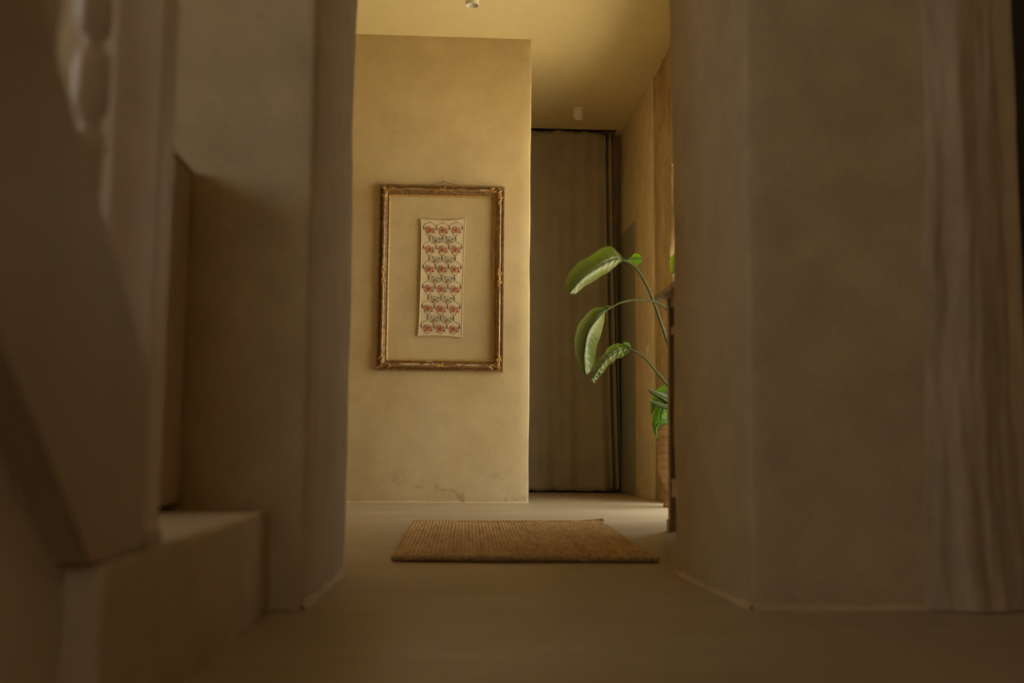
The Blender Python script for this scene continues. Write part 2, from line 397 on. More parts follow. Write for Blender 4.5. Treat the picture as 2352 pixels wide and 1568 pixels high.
# ================================================================== STAIRCASE
SX = -.332                       # outer face of the landing
st = thing('staircase', (-.8, 1.2, 0), 'painted wooden staircase with turned balusters rising at the left', 'staircase')
LAND = .19
link = lambda n, bm, m, p=st, s=True: link_mesh(n, bm, m, p, s)
struct(rough_box('floor_landing', (-1.6, 1.13, -.01), (SX, 2.20, LAND), 'wall_hall', r=.010, res=.05, amp=.003), 'low plastered landing at the foot of the stairs')
ztop = lambda Y: .40+(1.277-Y)*.742
zbot = lambda Y: .168+(1.135-Y)*.757
XO, XI = -.338, -.378            # string outer / inner face
YA, YB = -.55, 1.296
bm = bmesh.new()
prof = [(YA, ztop(YA)), (YB, ztop(YB)), (YB, LAND), (1.105, LAND), (YA, zbot(YA))]
fr = [bm.verts.new((XO, y, z)) for y, z in prof]; bk = [bm.verts.new((XI, y, z)) for y, z in prof]
bm.faces.new(fr); bm.faces.new(bk[::-1])
for i in range(5): bm.faces.new((fr[i], bk[i], bk[(i+1) % 5], fr[(i+1) % 5]))
bmesh.ops.recalc_face_normals(bm, faces=bm.faces[:])
bmesh.ops.bevel(bm, geom=bm.edges[:], offset=.004, segments=2, affect='EDGES')
link('stringer', bm, 'string_paint', st, False)
# panelled wall under the stringer, set back from it
bm = bmesh.new()
SB = -.372
pr = [(YA, 0), (1.13, 0), (1.13, LAND), (YA, zbot(YA)+.02)]
fr = [bm.verts.new((SB, y, z)) for y, z in pr]; bk = [bm.verts.new((SB-.03, y, z)) for y, z in pr]
bm.faces.new(fr); bm.faces.new(bk[::-1])
for i in range(4): bm.faces.new((fr[i], bk[i], bk[(i+1) % 4], fr[(i+1) % 4]))
bmesh.ops.recalc_face_normals(bm, faces=bm.faces[:])
link('spandrel_panel', bm, 'spandrel_paint', st, False)
# treads and risers
RISE, RUN = .19, .251
y0 = 1.27
for k in range(7):
    z = LAND+RISE*k
    yk = y0-RUN*k
    box('riser', (-1.25, yk-.02, z), (XI-.001, yk, z+RISE-.025), 'stair_paint', st, .002)
    box('tread', (-1.25, yk-RUN-.02, z+RISE-.025), (XI-.001, yk+.02, z+RISE), 'stair_paint', st, .005)
# newel
bm = bmesh.new(); add_box(bm, (-.400, 1.300, LAND+.012), (-.340, 1.366, 1.35), .004)
nw = link('newel_post', bm, 'stair_paint', st, False)
bm = bmesh.new(); add_box(bm, (-.404, 1.296, LAND), (-.337, 1.369, LAND+.018), .003); link('newel_foot', bm, 'string_paint', nw, False)
bm = bmesh.new(); lathe(bm, [(.0, 0), (.036, 0), (.042, .012), (.030, .022), (.034, .04), (.026, .07), (0, .085)], -.370, 1.333, 20, 1.35); link('newel_cap', bm, 'stair_paint', nw)
# balusters (a turned profile, square foot cut off by the rake of the string)
bprof = [(.0, -.10), (.0125, -.10), (.0135, .02), (.0165, .06), (.0165, .075), (.0105, .082), (.0105, .091), (.0165, .099), (.0187, .115), (.0187, .145), (.0165, .158), (.0105, .166), (.0105, .175),
         (.0165, .182), (.0187, .20), (.0160, .25), (.0115, .33), (.0105, .44), (.0110, .54), (.0150, .62), (.0110, .64), (.0140, .66), (.0140, .82), (0, .82)]
bmx = bmesh.new(); lathe(bmx, bprof, 0, 0, 20)
bal_me = bpy.data.meshes.new('baluster'); bmx.to_mesh(bal_me); bmx.free(); bal_me.materials.append(M['stair_paint'])
for p in bal_me.polygons: p.use_smooth = True
for k in range(12):
    Y = 1.092-.137*k
    if Y < YA+.05: break
    b = bpy.data.objects.new('baluster', bal_me); C.objects.link(b)
    b.parent = st; b.location = Vector((-.356, Y, ztop(Y)+.0))-st.location
bm = bmesh.new()
for (ya, yb) in ((YA, 1.31),):
    pr = [(-.022, 0), (-.030, .018), (-.024, .042), (0, .052), (.024, .042), (.030, .018), (.022, 0)]
    rows = [[Vector((-.357+a, y, ztop(y)+.78+b)) for a, b in pr] for y in (ya, yb)]
    V = grid(bm, rows)
    bm.faces.new(V[0]); bm.faces.new(V[1][::-1])
    bm.faces.new((V[0][0], V[0][-1], V[1][-1], V[1][0]))
bmesh.ops.recalc_face_normals(bm, faces=bm.faces[:]); link('handrail', bm, 'stair_paint')

# narrow cabinet standing on the landing, against the pier wall
cb = thing('narrow_cabinet', (-.70, 2.1, LAND), 'tall pale cabinet standing on the stair landing behind the newel post', 'cabinet')
box('cabinet_body', (-.90, 2.025, LAND+.012), (-.508, 2.188, .852), 'cabinet_paint', cb, .004)
box('cabinet_top', (-.903, 2.021, .852), (-.505, 2.188, .862), 'cabinet_paint', cb, .003)
for xx in (-.88, -.55):
    for yy in (2.06, 2.15): box('foot', (xx-.015, yy-.012, LAND), (xx+.015, yy+.012, LAND+.013), 'dark_panel', cb, .001)

# ================================================================== CURTAIN
cu = thing('curtain', (1.05, 8.93, 0), 'floor-length taupe linen curtain closing the end of the passage', 'curtain')
bm = bmesh.new(); rows = []; NU, NV = 260, 70
def cur_xy(s, z):
    fl = 1-z/H                                          # 0 top, 1 floor
    x0, x1 = .50, 1.405+.060*fl**1.6
    amp = .010+.006*fl
    y = amp*math.sin(s*21+.7)+.5*amp*math.sin(s*47+2+fl)+.012*math.sin(s*9+3*fl)
    y += .010*noise.noise(Vector((s*6, 0, z*.9)))
    # two deep folds near the leading edge
    for c, wd, dp in ((.941, .0085, .085), (.990, .009, .07), (.32, .05, .02*fl)):
        y += dp*math.exp(-((s-c)/wd)**2)
    y -= .020*math.exp(-((s-.966)/.013)**2)
    y -= .028*fl**4*math.exp(-((s-.50)/.10)**2) + .03*fl**6*math.exp(-((s-.86)/.04)**2)
    return x0+(x1-x0)*s, 8.93+y
for i in range(NU+1):
    s = i/NU; row = []
    for j in range(NV+1):
        z = .012+(H-.020)*(j/NV)
        X, Y = cur_xy(s, z)
        if j == NV: z += -.010*abs(math.sin(s*26))
        if j == 0: z += .010*max(0, math.sin(s*34))**3 + .006*max(0, math.sin(s*13+1))**2
        row.append(Vector((X, Y, z)))
    rows.append(row)
grid(bm, rows)
co = link_mesh('curtain_panel', bm, 'linen', cu)
so = co.modifiers.new('thick', 'SOLIDIFY'); so.thickness = .0025
bm = bmesh.new(); add_box(bm, (.5, 8.915, H-.007), (1.42, 8.945, H), .001); link_mesh('curtain_track', bm, 'dark_panel', cu, False)

# ================================================================== CEILING SPOTS
def spot(loc, label):
    t = thing('ceiling_spotlight', loc, label, 'ceiling light', 'surface-mounted ceiling spotlights')
    x, y, z = loc
    bm = bmesh.new(); lathe(bm, [(0, 0), (.040, 0), (.040, -.004), (.0398, -.082), (.0385, -.085), (.0365, -.084), (.0355, -.080)], x, y, 36, z); link_mesh('housing', bm, 'white_metal', t)
    bm = bmesh.new(); lathe(bm, [(.0356, -.081), (.032, -.068), (.022, -.056), (.0, -.052)], x, y, 36, z); link_mesh('reflector', bm, 'lens', t)
    return t
p1 = at(1084.5, 8, 6.24); spot((p1.x, 6.24, H), 'white cylinder spotlight on the bright ceiling above the gilt frame')
p2 = at(1328, 262, 8.36); spot((p2.x, 8.36, H), 'white cylinder spotlight on the shaded ceiling before the curtain')

# ================================================================== GILT FRAME
FX0, FX1, FZ0, FZ1 = -.4235, .3795, .822, 2.018
FY = PY-.004
pf = thing('picture_frame', ((FX0+FX1)/2, FY, FZ0), 'empty ornate gilt picture frame with worn cream patches hanging on the plaster wall', 'picture frame')
FPROF = [(0, 0), (0, .020), (.003, .024), (.006, .022), (.015, .020), (.0175, .013), (.0205, .013), (.022, .028), (.026, .037), (.032, .041), (.037, .038), (.040, .034),
         (.054, .023), (.0555, .018), (.059, .018), (.060, .022), (.063, .021), (.066, .014)]
SPROF = [(.064, .017), (.0655, .018), (.0705, .0125), (.0715, .008), (.0715, 0)]
def rail(side, prof, n=2):
    """side: 0 top 1 right 2 bottom 3 left"""
    W, Hh = FX1-FX0, FZ1-FZ0
    def P(s, d, h):
        if side == 0: return Vector((FX0+d+(W-2*d)*s, FY-h, FZ1-d))
        if side == 2: return Vector((FX0+d+(W-2*d)*s, FY-h, FZ0+d))
        if side == 3: return Vector((FX0+d, FY-h, FZ0+d+(Hh-2*d)*s))
        return Vector((FX1-d, FY-h, FZ0+d+(Hh-2*d)*s))
    return P
def rail_mesh(side, prof):
    P = rail(side, prof); bm = bmesh.new()
    grid(bm, [[P(s, d, h) for d, h in prof] for s in [i/24 for i in range(25)]])
    bmesh.ops.recalc_face_normals(bm, faces=bm.faces[:]); return bm
def scroll(bm, c, R, a0, turns, out_sign, r=.0032, squash=(1, 1)):
    """a C-scroll in the plane of the frame"""
    pts = []
    for i in range(22):
        t = i/21; a = a0+out_sign*turns*2*math.pi*t; rr = R*(1-.72*t)
        pts.append(Vector((c[0]+rr*math.cos(a)*squash[0], c[1]-.003*math.sin(math.pi*t), c[2]+rr*math.sin(a)*squash[1])))
    tube(bm, pts, lambda t: r*(1.0-.45*t)*(.6+.8*math.sin(math.pi*min(1, t*1.15+.06))), 6)
for side, nm in enumerate(('top_rail', 'side_rail', 'bottom_rail', 'side_rail')):
    ro = link_mesh(nm, rail_mesh(side, FPROF), 'gilt', pf, True)
    link_mesh('inner_slip', rail_mesh(side, SPROF), 'gilt_bright', ro, True)
    P = rail(side, None); L = (FX1-FX0) if side in (0, 2) else (FZ1-FZ0)
    bm = bmesh.new(); n = int(L/.0072)
    for k in range(n):
        s = (k+.5)/n; p = P(s, .0105, .0215)
        b = bmesh.new(); bmesh.ops.create_icosphere(b, subdivisions=1, radius=.0031)
        bmesh.ops.translate(b, verts=b.verts[:], vec=p); merge(bm, b)
    tag(link_mesh('bead_row', bm, 'gilt', ro), kind='stuff')
    bm = bmesh.new(); n = int(L/.0135)
    for k in range(4, n-4):
        s = (k+.5)/n; p = P(s, .047, .0305); q = P(s, .047, .0305)
        fl = 1 if k % 2 else -1
        a = 0 if side in (0, 2) else math.pi/2
        pts = [Vector((p.x+.0052*math.cos(a+fl*(.3+t*4.2))*1.1, p.y-.001-.001*math.sin(t*3), p.z+.0052*math.sin(a+fl*(.3+t*4.2)))) for t in [i/7 for i in range(8)]]
        tube(bm, pts, .0014, 4)
    tag(link_mesh('scroll_frieze', bm, 'gilt', ro), kind='stuff')
def ph(d):
    for (d0, h0), (d1, h1) in zip(FPROF, FPROF[1:]):
        if d0 <= d <= d1 and d1 > d0: return h0+(h1-h0)*(d-d0)/(d1-d0)
    return 0
def worn(side, s0, s1, d0, d1, seed):
    P = rail(side, None); bm = bmesh.new(); n = max(8, int((s1-s0)*160)); rows = []
    for i in range(n+1):
        t = i/n; k = math.sin(math.pi*t)**.4*(.7+.45*noise.noise(Vector((t*n*.35, seed, 0)))); mid = (d0+d1)/2+(d1-d0)*.25*noise.noise(Vector((t*n*.2, seed, 5)))
        k = max(.02, k)
        rows.append([P(s0+(s1-s0)*t, mid+(d1-d0)*.5*k*q, ph(mid+(d1-d0)*.5*k*q)+.0016) for q in (-1, -.33, .33, 1)])
    grid(bm, rows); return tag(link_mesh('worn_patch', bm, 'gesso', pf), 'bare cream gesso where the gilding has worn off')
for k, a in enumerate(((0, .17, .36, .023, .030), (0, .62, .70, .024, .030), (0, .82, .90, .022, .034), (2, .14, .33, .034, .048), (2, .35, .42, .034, .046), (2, .42, .48, .036, .050), (2, .64, .70, .036, .048), (2, .71, .86, .034, .044), (2, .36, .44, .058, .064),
                       (3, .78, .82, .026, .032), (3, .66, .69, .025, .031), (3, .55, .60, .026, .032), (3, .47, .52, .027, .032), (1, .14, .30, .024, .030), (1, .30, .42, .024, .029), (1, .58, .68, .025, .029), (1, .86, .92, .024, .029))):
    worn(*a, k*3.7)
# corner and centre ornaments
def corner(name, ix, iz):
    cx = FX0 if ix < 0 else FX1; cz = FZ0 if iz < 0 else FZ1
    bm = bmesh.new(); X = lambda d: cx-ix*d; Z = lambda d: cz-iz*d
    scroll(bm, (X(.027), FY-.040, Z(.027)), .012, math.pi*.5, 1.1, ix, .0030)
    scroll(bm, (X(.066), FY-.043, Z(.033)), .019, math.pi*(.5 if iz > 0 else -.5), .82, ix*iz, .0034, (1.25, .85))
    scroll(bm, (X(.033), FY-.043, Z(.066)), .019, math.pi*(1 if ix < 0 else 0), .82, -ix*iz*1.0, .0034, (.85, 1.25))
    tube(bm, smooth_path([(X(.020), FY-.034, Z(.088)), (X(.034), FY-.042, Z(.100)), (X(.041), FY-.038, Z(.116)), (X(.036), FY-.038, Z(.135))], 12), lambda t: .0036*(1-.7*t), 6)
    tube(bm, smooth_path([(X(.088), FY-.034, Z(.020)), (X(.100), FY-.042, Z(.034)), (X(.116), FY-.038, Z(.041)), (X(.135), FY-.038, Z(.036))], 12), lambda t: .0036*(1-.7*t), 6)
    tube(bm, smooth_path([(X(.030), FY-.042, Z(.036)), (X(.044), FY-.043, Z(.046)), (X(.054), FY-.028, Z(.054))], 8), lambda t: .0042*(1-.4*t), 6)
    return tag(link_mesh(name, bm, 'gilt_bright', pf), 'gilt scroll ornament at a frame corner')
for ix in (-1, 1):
    for iz in (-1, 1): corner('corner_ornament', ix, iz)
for (cx, cz, hor) in (((FX0+FX1)/2, FZ1-.033, 1), ((FX0+FX1)/2, FZ0+.033, 1), (FX0+.033, (FZ0+FZ1)/2, 0), (FX1-.033, (FZ0+FZ1)/2, 0)):
    bm = bmesh.new()
    for sg in (-1, 1):
        c = (cx+(.022*sg if hor else 0), FY-.042, cz+(0 if hor else .022*sg))
        scroll(bm, c, .017, math.pi/2 if hor else 0, .8, sg, .0032, (1.1, .85) if hor else (.85, 1.1))
        e = [(cx+(.040*sg*t if hor else .008*math.sin(t*4)), FY-.040, cz+(.008*math.sin(t*4) if hor else .040*sg*t)) for t in (.9, 1.2, 1.5, 1.8)]
        tube(bm, smooth_path(e, 10), lambda t: .003*(1-.7*t), 6)
    tube(bm, [(cx-(.024 if hor else 0), FY-.039, cz-(0 if hor else .024)), (cx, FY-.043, cz), (cx+(.024 if hor else 0), FY-.039, cz+(0 if hor else .024))], .0045, 6)
    tag(link_mesh('centre_ornament', bm, 'gilt_bright', pf), 'gilt scroll ornament at the middle of a rail')
bm = bmesh.new()
wl = [at(990, 424, PY-.012), at(1006, 420, PY-.008), at(1019, 417.5, PY-.008), at(1034, 420.5, PY-.008), at(1050, 426, PY-.012)]
tube(bm, wl, .0012, 5); link_mesh('hanging_wire', bm, 'wire', pf)
bm = bmesh.new(); n0 = at(1019, 416.5, PY); tube(bm, [n0+Vector((0, .01, 0)), n0+Vector((0, -.012, .002))], .0022, 6); link_mesh('nail', bm, 'wire', pf)

# ================================================================== EMBROIDERED CLOTH
cy = PY-.010
cl = thing('embroidered_cloth', (-.02, cy, 1.04), 'cream cloth strip embroidered with red and blue flower baskets, hung inside the gilt frame', 'textile')
TL, TR, BR, BL = Vector((-.160, 0, 1.800)), Vector((.131, 0, 1.807)), Vector((.1205, 0, 1.035)), Vector((-.167, 0, 1.043))
def S(u, v, off=0):
    p = TL.lerp(TR, u).lerp(BL.lerp(BR, u), v)
    e = 4*u*(1-u); ev = 4*v*(1-v)
    p.z += -.011*e*max(0, 1-v*5)**2 + .010*e*max(0, 1-(1-v)*8)**2
    p.x += (.010*ev**.5 if u < .5 else -.006*ev**.5)*(abs(u-.5)*2)**3
    y = cy - .0010*math.sin(u*9+v*3)*ev - .0012*noise.noise(Vector((u*4, v*7, 2)))-.002
    return Vector((p.x, y-off, p.z))
bm = bmesh.new(); grid(bm, [[S(i/40, j/90) for j in range(91)] for i in range(41)])
pn = link_mesh('cloth_panel', bm, 'cloth', cl); sm = pn.modifiers.new('thick', 'SOLIDIFY'); sm.thickness = .0008; sm.offset = 0
bm = bmesh.new()
for f in (lambda t: S(t, .004, .0008), lambda t: S(t, .996, .0008), lambda t: S(.008, t, .0008), lambda t: S(.992, t, .0008)):
    tube(bm, [f(i/50) for i in range(51)], .0026, 6)
link_mesh('hem', bm, 'hem', cl)
CU = (.212, .500, .788); TU = (.068, .356, .644, .932); BU = (.356, .644); DV = .1672; V0 = .094
# stitched ogee lattice
bm = bmesh.new()
def stitches(a, b, bulge):
    (u0, v0), (u1, v1) = a, b
    L = math.hypot((u1-u0)*.29, (v1-v0)*.765); n = max(4, int(L/.0078))
    for k in range(n):
        q = []
        for t in ((k+.14)/n, (k+.74)/n):
            u = u0+(u1-u0)*t; v = v0+(v1-v0)*t; s = math.sin(2*math.pi*t)*bulge
            q.append(S(u, v+s*.006, .0018))
        tube(bm, q, .0013, 4)
for r in range(6):
    v = V0+DV*r
    for c in range(3):
        apex = (CU[c], v-.080)
        stitches(apex, (TU[c]+.004, v-.034), 1); stitches(apex, (TU[c+1]-.004, v-.034), 1)
        bot = (CU[c], v+.056) if r < 5 else (CU[c], v+.052)
        stitches((TU[c]+.006, v-.004), bot, -1); stitches((TU[c+1]-.006, v-.004), bot, -1)
tag(link_mesh('stitched_lattice', bm, 'stitch_dark', cl), kind='stuff')
# tassels
bm = bmesh.new()
lathe(bm, [(0, .011), (.0022, .010), (.0026, .006), (.0036, .002), (.0040, -.006), (.0034, -.0115), (0, -.0118)], 0, 0, 8)
for v_ in bm.verts: v_.co.y *= .35
tas = bpy.data.meshes.new('tassel'); bm.to_mesh(tas); bm.free(); tas.materials.append(M['tassel'])
def put(name, me, u, v):
    o = bpy.data.objects.new(name, me); C.objects.link(o); o.parent = cl; o.location = S(u, v, .0020)-cl.location
for r in range(6):
    for u in TU: put('tassel', tas, u, V0+DV*r-.020)
    if r < 5:
        for u in CU: put('tassel', tas, u, V0+DV*r+.0715)
# flower baskets (each motif is one piece of raised embroidery)
def oval(bm, x, z, rx, rz, ang, mi, y=0, seg=7):
    vs = []
    ctr = bm.verts.new((x, -.0014+y, z))
    for k in range(seg):
        a = 2*math.pi*k/seg; dx, dz = rx*math.cos(a), rz*math.sin(a)
        vs.append(bm.verts.new((x+dx*math.cos(ang)-dz*math.sin(ang), y, z+dx*math.sin(ang)+dz*math.cos(ang))))
    for k in range(seg):
        f = bm.faces.new((ctr, vs[(k+1) % seg], vs[k])); f.material_index = mi
def motif(kind):
    rnd = random.Random(3 if kind == 'red' else 9); bm = bmesh.new(); px = .00306
    if kind == 'red':
        f = bm.faces.new([bm.verts.new((x*px, -.0008, z*px)) for x, z in ((-2.9, -2.8), (-2.2, -6.2), (2.2, -6.2), (2.9, -2.8))]); f.material_index = 1
        for k in range(16):
            a = rnd.uniform(0, 6.28); r = rnd.uniform(0, 4.2); oval(bm, r*math.cos(a)*px*1.05, (r*math.sin(a)*.85)*px, 1.7*px, 1.3*px, rnd.uniform(0, 3), 0, -.001)
        for (x, z, a) in ((-8.5, 3, .6), (-7, 1.2, -.4), (-5.5, 5.5, -.9), (-4, 6.8, 1.0), (7.3, 2.6, .9), (6.2, 4.2, .2), (8.6, -3.6, .4), (7.0, -5.4, -.3), (9.6, -5, .8), (5.6, -3, .5), (-5.4, -5.2, .9), (-6.4, -3.6, 1.2), (-6.3, -6.4, .8), (6.8, .6, -.7), (-6.4, 2.6, .1)):
            oval(bm, x*px, z*px, 1.7*px, .95*px, a, 0)
        tube(bm, [(2.4*math.cos(t)*px, -.0016, (3.2+4.6*math.sin(t))*px) for t in [i/9*math.pi for i in range(10)]], .0009, 4)
    else:
        f = bm.faces.new([bm.verts.new((x*px, -.0008, z*px)) for x, z in ((-6, -5), (-1.8, -2.4), (1.2, -5.4), (-2.2, -8.2))]); f.material_index = 1
        for k in range(14):
            a = rnd.uniform(0, 6.28); r = rnd.uniform(0, 2.9); oval(bm, (1+r*math.cos(a))*px, (-1.6+r*math.sin(a))*px, 1.5*px, 1.2*px, rnd.uniform(0, 3), 0, -.001)
        for (x, z, a) in ((-7.6, 6, .8), (-6.4, 4.6, .8), (-5, 2.6, .3), (-7.4, 1.8, -.8), (-4.2, 4, 1.2), (6.2, 3.6, .5), (7.4, 1.8, -.4), (8.8, .6, .9), (5.4, 1.0, -.8), (7.2, -.8, .7), (-7.6, -2.2, .3), (-6, 0, 1.2), (5, -3.6, 0), (6.2, -4.8, .6), (3.6, -5.2, .2), (10, 1.8, .2)):
            oval(bm, x*px, z*px, 1.3*px, .8*px, a, 0)
        tube(bm, [((1+2.5*math.cos(t))*px, -.0016, (1.0+4.0*math.sin(t))*px) for t in [i/9*math.pi for i in range(10)]], .0009, 4)
    me = bpy.data.meshes.new('flower_basket'); bm.to_mesh(me); bm.free()
    for mm in (('red', 'pink') if kind == 'red' else ('blue', 'rust')): me.materials.append(M[mm])
    return me
mr, mb = motif('red'), motif('blue')
for r in range(6):
    for u in CU: put('flower_basket', mr, u, V0+DV*r+.002)
    if r < 5:
        for u in BU: put('flower_basket', mb, u, V0+DV*r+.083)

# ================================================================== RUG
rg = thing('jute_rug', (.27, 4.0, 0), 'brown woven jute runner lying on the floor before the picture wall', 'rug')
RA, RB, RC_, RD = Vector((-.138, 3.150, 0)), Vector((.617, 3.118, 0)), Vector((.722, 4.92, 0)), Vector((-.122, 4.868, 0))
bm = bmesh.new(); NC, SEG, NL = 60, 5, 300; rows = []
for i in range(NC*SEG+1):
    u = i/(NC*SEG); cidx = min(NC-1, i//SEG); ph = (i % SEG)/SEG; row = []
    prof = math.sin(math.pi*ph)**.7 if 0 < ph < 1 else 0
    for j in range(NL+1):
        v = j/NL
        p = RA.lerp(RB, u).lerp(RD.lerp(RC_, u), v)
        kn = .5+.5*math.sin(v*1.77/.013*math.pi*2*.5+(math.pi if cidx % 2 else 0)+1.5*noise.noise(Vector((cidx*1.7, v*9, 0))))
        z = .0055+(.0048+.002*noise.noise(Vector((cidx*3.1, v*5, 2))))*prof*(.25+.75*kn)+.0022*noise.noise(Vector((u*30, v*60, 1)))
        z += .010*max(0, (v-.96)/.04)**2*max(0, (u-.75)/.25)**2 + .003*noise.noise(Vector((u*3, v*4, 5)))
        edge = .006*noise.noise(Vector((v*14, u*2, 3)))*(1 if u in (0, 1) else 0)
        if i in (0, NC*SEG) or j in (0, NL): z = .0005
        row.append(p+Vector((edge, .004*noise.noise(Vector((u*9, 3, 3)))*(1 if j in (0, NL) else 0), max(z, .0005))))
    rows.append(row)
grid(bm, rows); bmesh.ops.recalc_face_normals(bm, faces=bm.faces[:])
tag(link_mesh('woven_field', bm, 'jute', rg), kind='stuff')
def binding(name, a, b, r, mat, lift=0):
    bm = bmesh.new(); n = 180; rows = []
    for i in range(n+1):
        t = i/n; p = a.lerp(b, t)+Vector((0, .004*noise.noise(Vector((t*9, r*100, 3))), 0)); row = []
        for k in range(11):
            an = 2*math.pi*k/10
            rr = r*(1+.16*math.sin(t*95*math.pi+math.sin(an)*1.5)+.18*noise.noise(Vector((t*70, math.cos(an), math.sin(an)))))
            if i in (0, n): rr *= .3
            row.append(p+Vector((0, rr*math.cos(an), r+.001+rr*math.sin(an)*.95+lift*max(0, (t-.8)/.2)**2)))
        rows.append(row)
    grid(bm, rows); bmesh.ops.remove_doubles(bm, verts=bm.verts[:], dist=1e-6); bmesh.ops.recalc_face_normals(bm, faces=bm.faces[:])
    return link_mesh(name, bm, mat, rg)
binding('edge_binding', RA+Vector((-.002, 0, 0)), RB+Vector((.002, 0, 0)), .0082, 'jute_edge')
binding('edge_binding', RD, RC_, .0055, 'jute', .010)
binding('edge_binding', RD+Vector((0, -.016, 0)), RC_+Vector((0, -.016, 0)), .0048, 'jute', .008)

# ================================================================== SIDE CABINET behind the right pier
sc_ = thing('open_cabinet', (1.18, 3.8, 0), 'greyish wooden cabinet with dark panels, mostly hidden behind the right pier', 'cabinet')
CX0, CX1, CY0, CY1 = .918, 1.45, 3.10, 4.452
box('cabinet_top', (CX0-.048, CY0-.03, .940), (CX1, CY1+.02, .962), 'grey_wood', sc_, .004)
for (xa, ya) in ((CX0, CY1-.042), (CX0, CY0), (CX1-.04, CY1-.042), (CX1-.04, CY0)):
    lg = box('leg', (xa, ya, .045), (xa+.04, ya+.042, .940), 'grey_wood', sc_, .002)
    box('foot', (xa-.006, ya-.004, 0), (xa+.044, ya+.046, .046), 'grey_wood', lg, .004)
for (za, zb, nm) in ((.900, .940, 'top_rail'), (.790, .822, 'middle_rail'), (.136, .210, 'bottom_rail')):
    box(nm, (CX0+.006, CY0+.042, za), (CX0+.03, CY1-.042, zb), 'grey_wood', sc_, .002)
    box('side_rail', (CX0+.04, CY1-.03, za), (CX1-.04, CY1-.01, zb), 'grey_wood', sc_, .002)
box('drawer_front', (CX0+.012, CY0+.045, .822), (CX0+.026, CY1-.045, .900), 'dark_panel', sc_, .001)
box('door_panel', (CX0+.012, CY0+.045, .210), (CX0+.026, (CY0+CY1)/2-.003, .790), 'dark_panel', sc_, .001)
box('door_panel', (CX0+.012, (CY0+CY1)/2+.003, .210), (CX0+.026, CY1-.045, .790), 'dark_panel', sc_, .001)
box('side_panel', (CX0+.04, CY1-.028, .21), (CX1-.04, CY1-.014, .90), 'dark_panel', sc_, .001)
box('shelf_board', (CX0+.03, CY0+.04, .15), (CX1-.005, CY1-.03, .17), 'dark_panel', sc_, .001)
box('back_board', (CX1-.012, CY0+.01, .14), (CX1, CY1-.01, .94), 'dark_panel', sc_, .001)

# small pale fitting on the plaster beside the stone
fy = 7.83
sw = thing('wall_switch', (WX, fy, .95), 'small pale switch on the plaster wall behind the plant', 'switch')
box('switch_plate', (WX-.008, fy-.03, 1.02), (WX+.002, fy+.03, 1.09), 'white_metal', sw, .002)
box('rocker', (WX-.012, fy-.016, 1.035), (WX-.006, fy+.016, 1.075), 'white_metal', sw, .002)

# ================================================================== POTTED PLANT
PYY = 6.5; PXX = 1.392
pp = thing('potted_plant', (PXX, PYY, 0), 'large leafy plant with arching stalks in a ribbed terracotta pot', 'potted plant')
bm = bmesh.new()
prof = [(0, .0), (.078, 0), (.080, .012), (.060, .035), (.052, .07), (.060, .105), (.083, .145), (.103, .19), (.110, .235), (.1105, .245), (.108, .252), (.1105, .262), (.109, .30), (.106, .35), (.103, .385),
        (.100, .395), (.106, .415), (.116, .432), (.126, .452), (.128, .470), (.124, .478), (.112, .476), (.104, .462), (.098, .44), (0, .44)]
lathe(bm, prof, PXX, PYY, 48); link_mesh('pot', bm, 'terracotta', pp)
bm = bmesh.new(); lathe(bm, [(0, .452), (.05, .454), (.103, .449)], PXX, PYY, 24); link_mesh('soil', bm, 'soil', pp)

def resample(pl, n):
    pl = [Vector((p[0], p[1], 0)) for p in pl]; sp = smooth_path(pl, 80)
    d = [0]
    for a, b in zip(sp, sp[1:]): d.append(d[-1]+(b-a).length)
    out = []; k = 0
    for i in range(n+1):
        t = d[-1]*i/n
        while k < len(d)-2 and d[k+1] < t: k += 1
        f = (t-d[k])/max(1e-9, d[k+1]-d[k]); out.append(sp[k].lerp(sp[k+1], min(1, f)))
    return out
def leaf(mid, ea, eb, ym, ya, yb, mat, parent=pp, veins=11, amp=.006, cup=.02, n=56, m=8, rag=0, rib=.0055):
    """blade spread either side of a midrib; ym/ya/yb = depth (start, end) of midrib and of both margins"""
    A, Bm, E = resample(ea, n), resample(mid, n), resample(eb, n)
    bm = bmesh.new(); rows = []
    dep = lambda y, t: (y[0]+(y[1]-y[0])*t + (y[2] if len(y) > 2 else 0)*math.sin(math.pi*t))
    for i in range(n+1):
        t = i/n; row = []
        for j in range(-m, m+1):
            s = abs(j)/m; ed, ye = (A, ya) if j < 0 else (E, yb)
            q = Bm[i].lerp(ed[i], s)
            Y = dep(ym, t)*(1-s)+dep(ye, t)*s - cup*math.sin(math.pi*s)*math.sin(math.pi*min(1, t*1.1))
            Y += amp*math.sin(2*math.pi*(veins*t - 1.3*s))*min(1, s*3)*(1-.3*s) + (.012 if s < .06 else 0)
            if rag and s > .5: Y += rag*noise.noise(Vector((t*22, s*3, j > 0)))*s
            row.append(at(q.x, q.y, Y))
        rows.append(row)
    grid(bm, rows)
    lf = link_mesh('leaf', bm, mat, parent)
    bm = bmesh.new(); tube(bm, [r[m]+Vector((0, -.004, 0)) for r in rows], lambda t: rib*(1-.85*t), 6); link_mesh('midrib', bm, 'stalk', lf)
    return lf
def stalk(pts, r0, r1):
    bm = bmesh.new(); P = [at(x, y, Y) for x, y, Y in pts]
    tube(bm, smooth_path(P, 40), lambda t: r0+(r1-r0)*t, 10); return link_mesh('stalk', bm, 'stalk', pp)
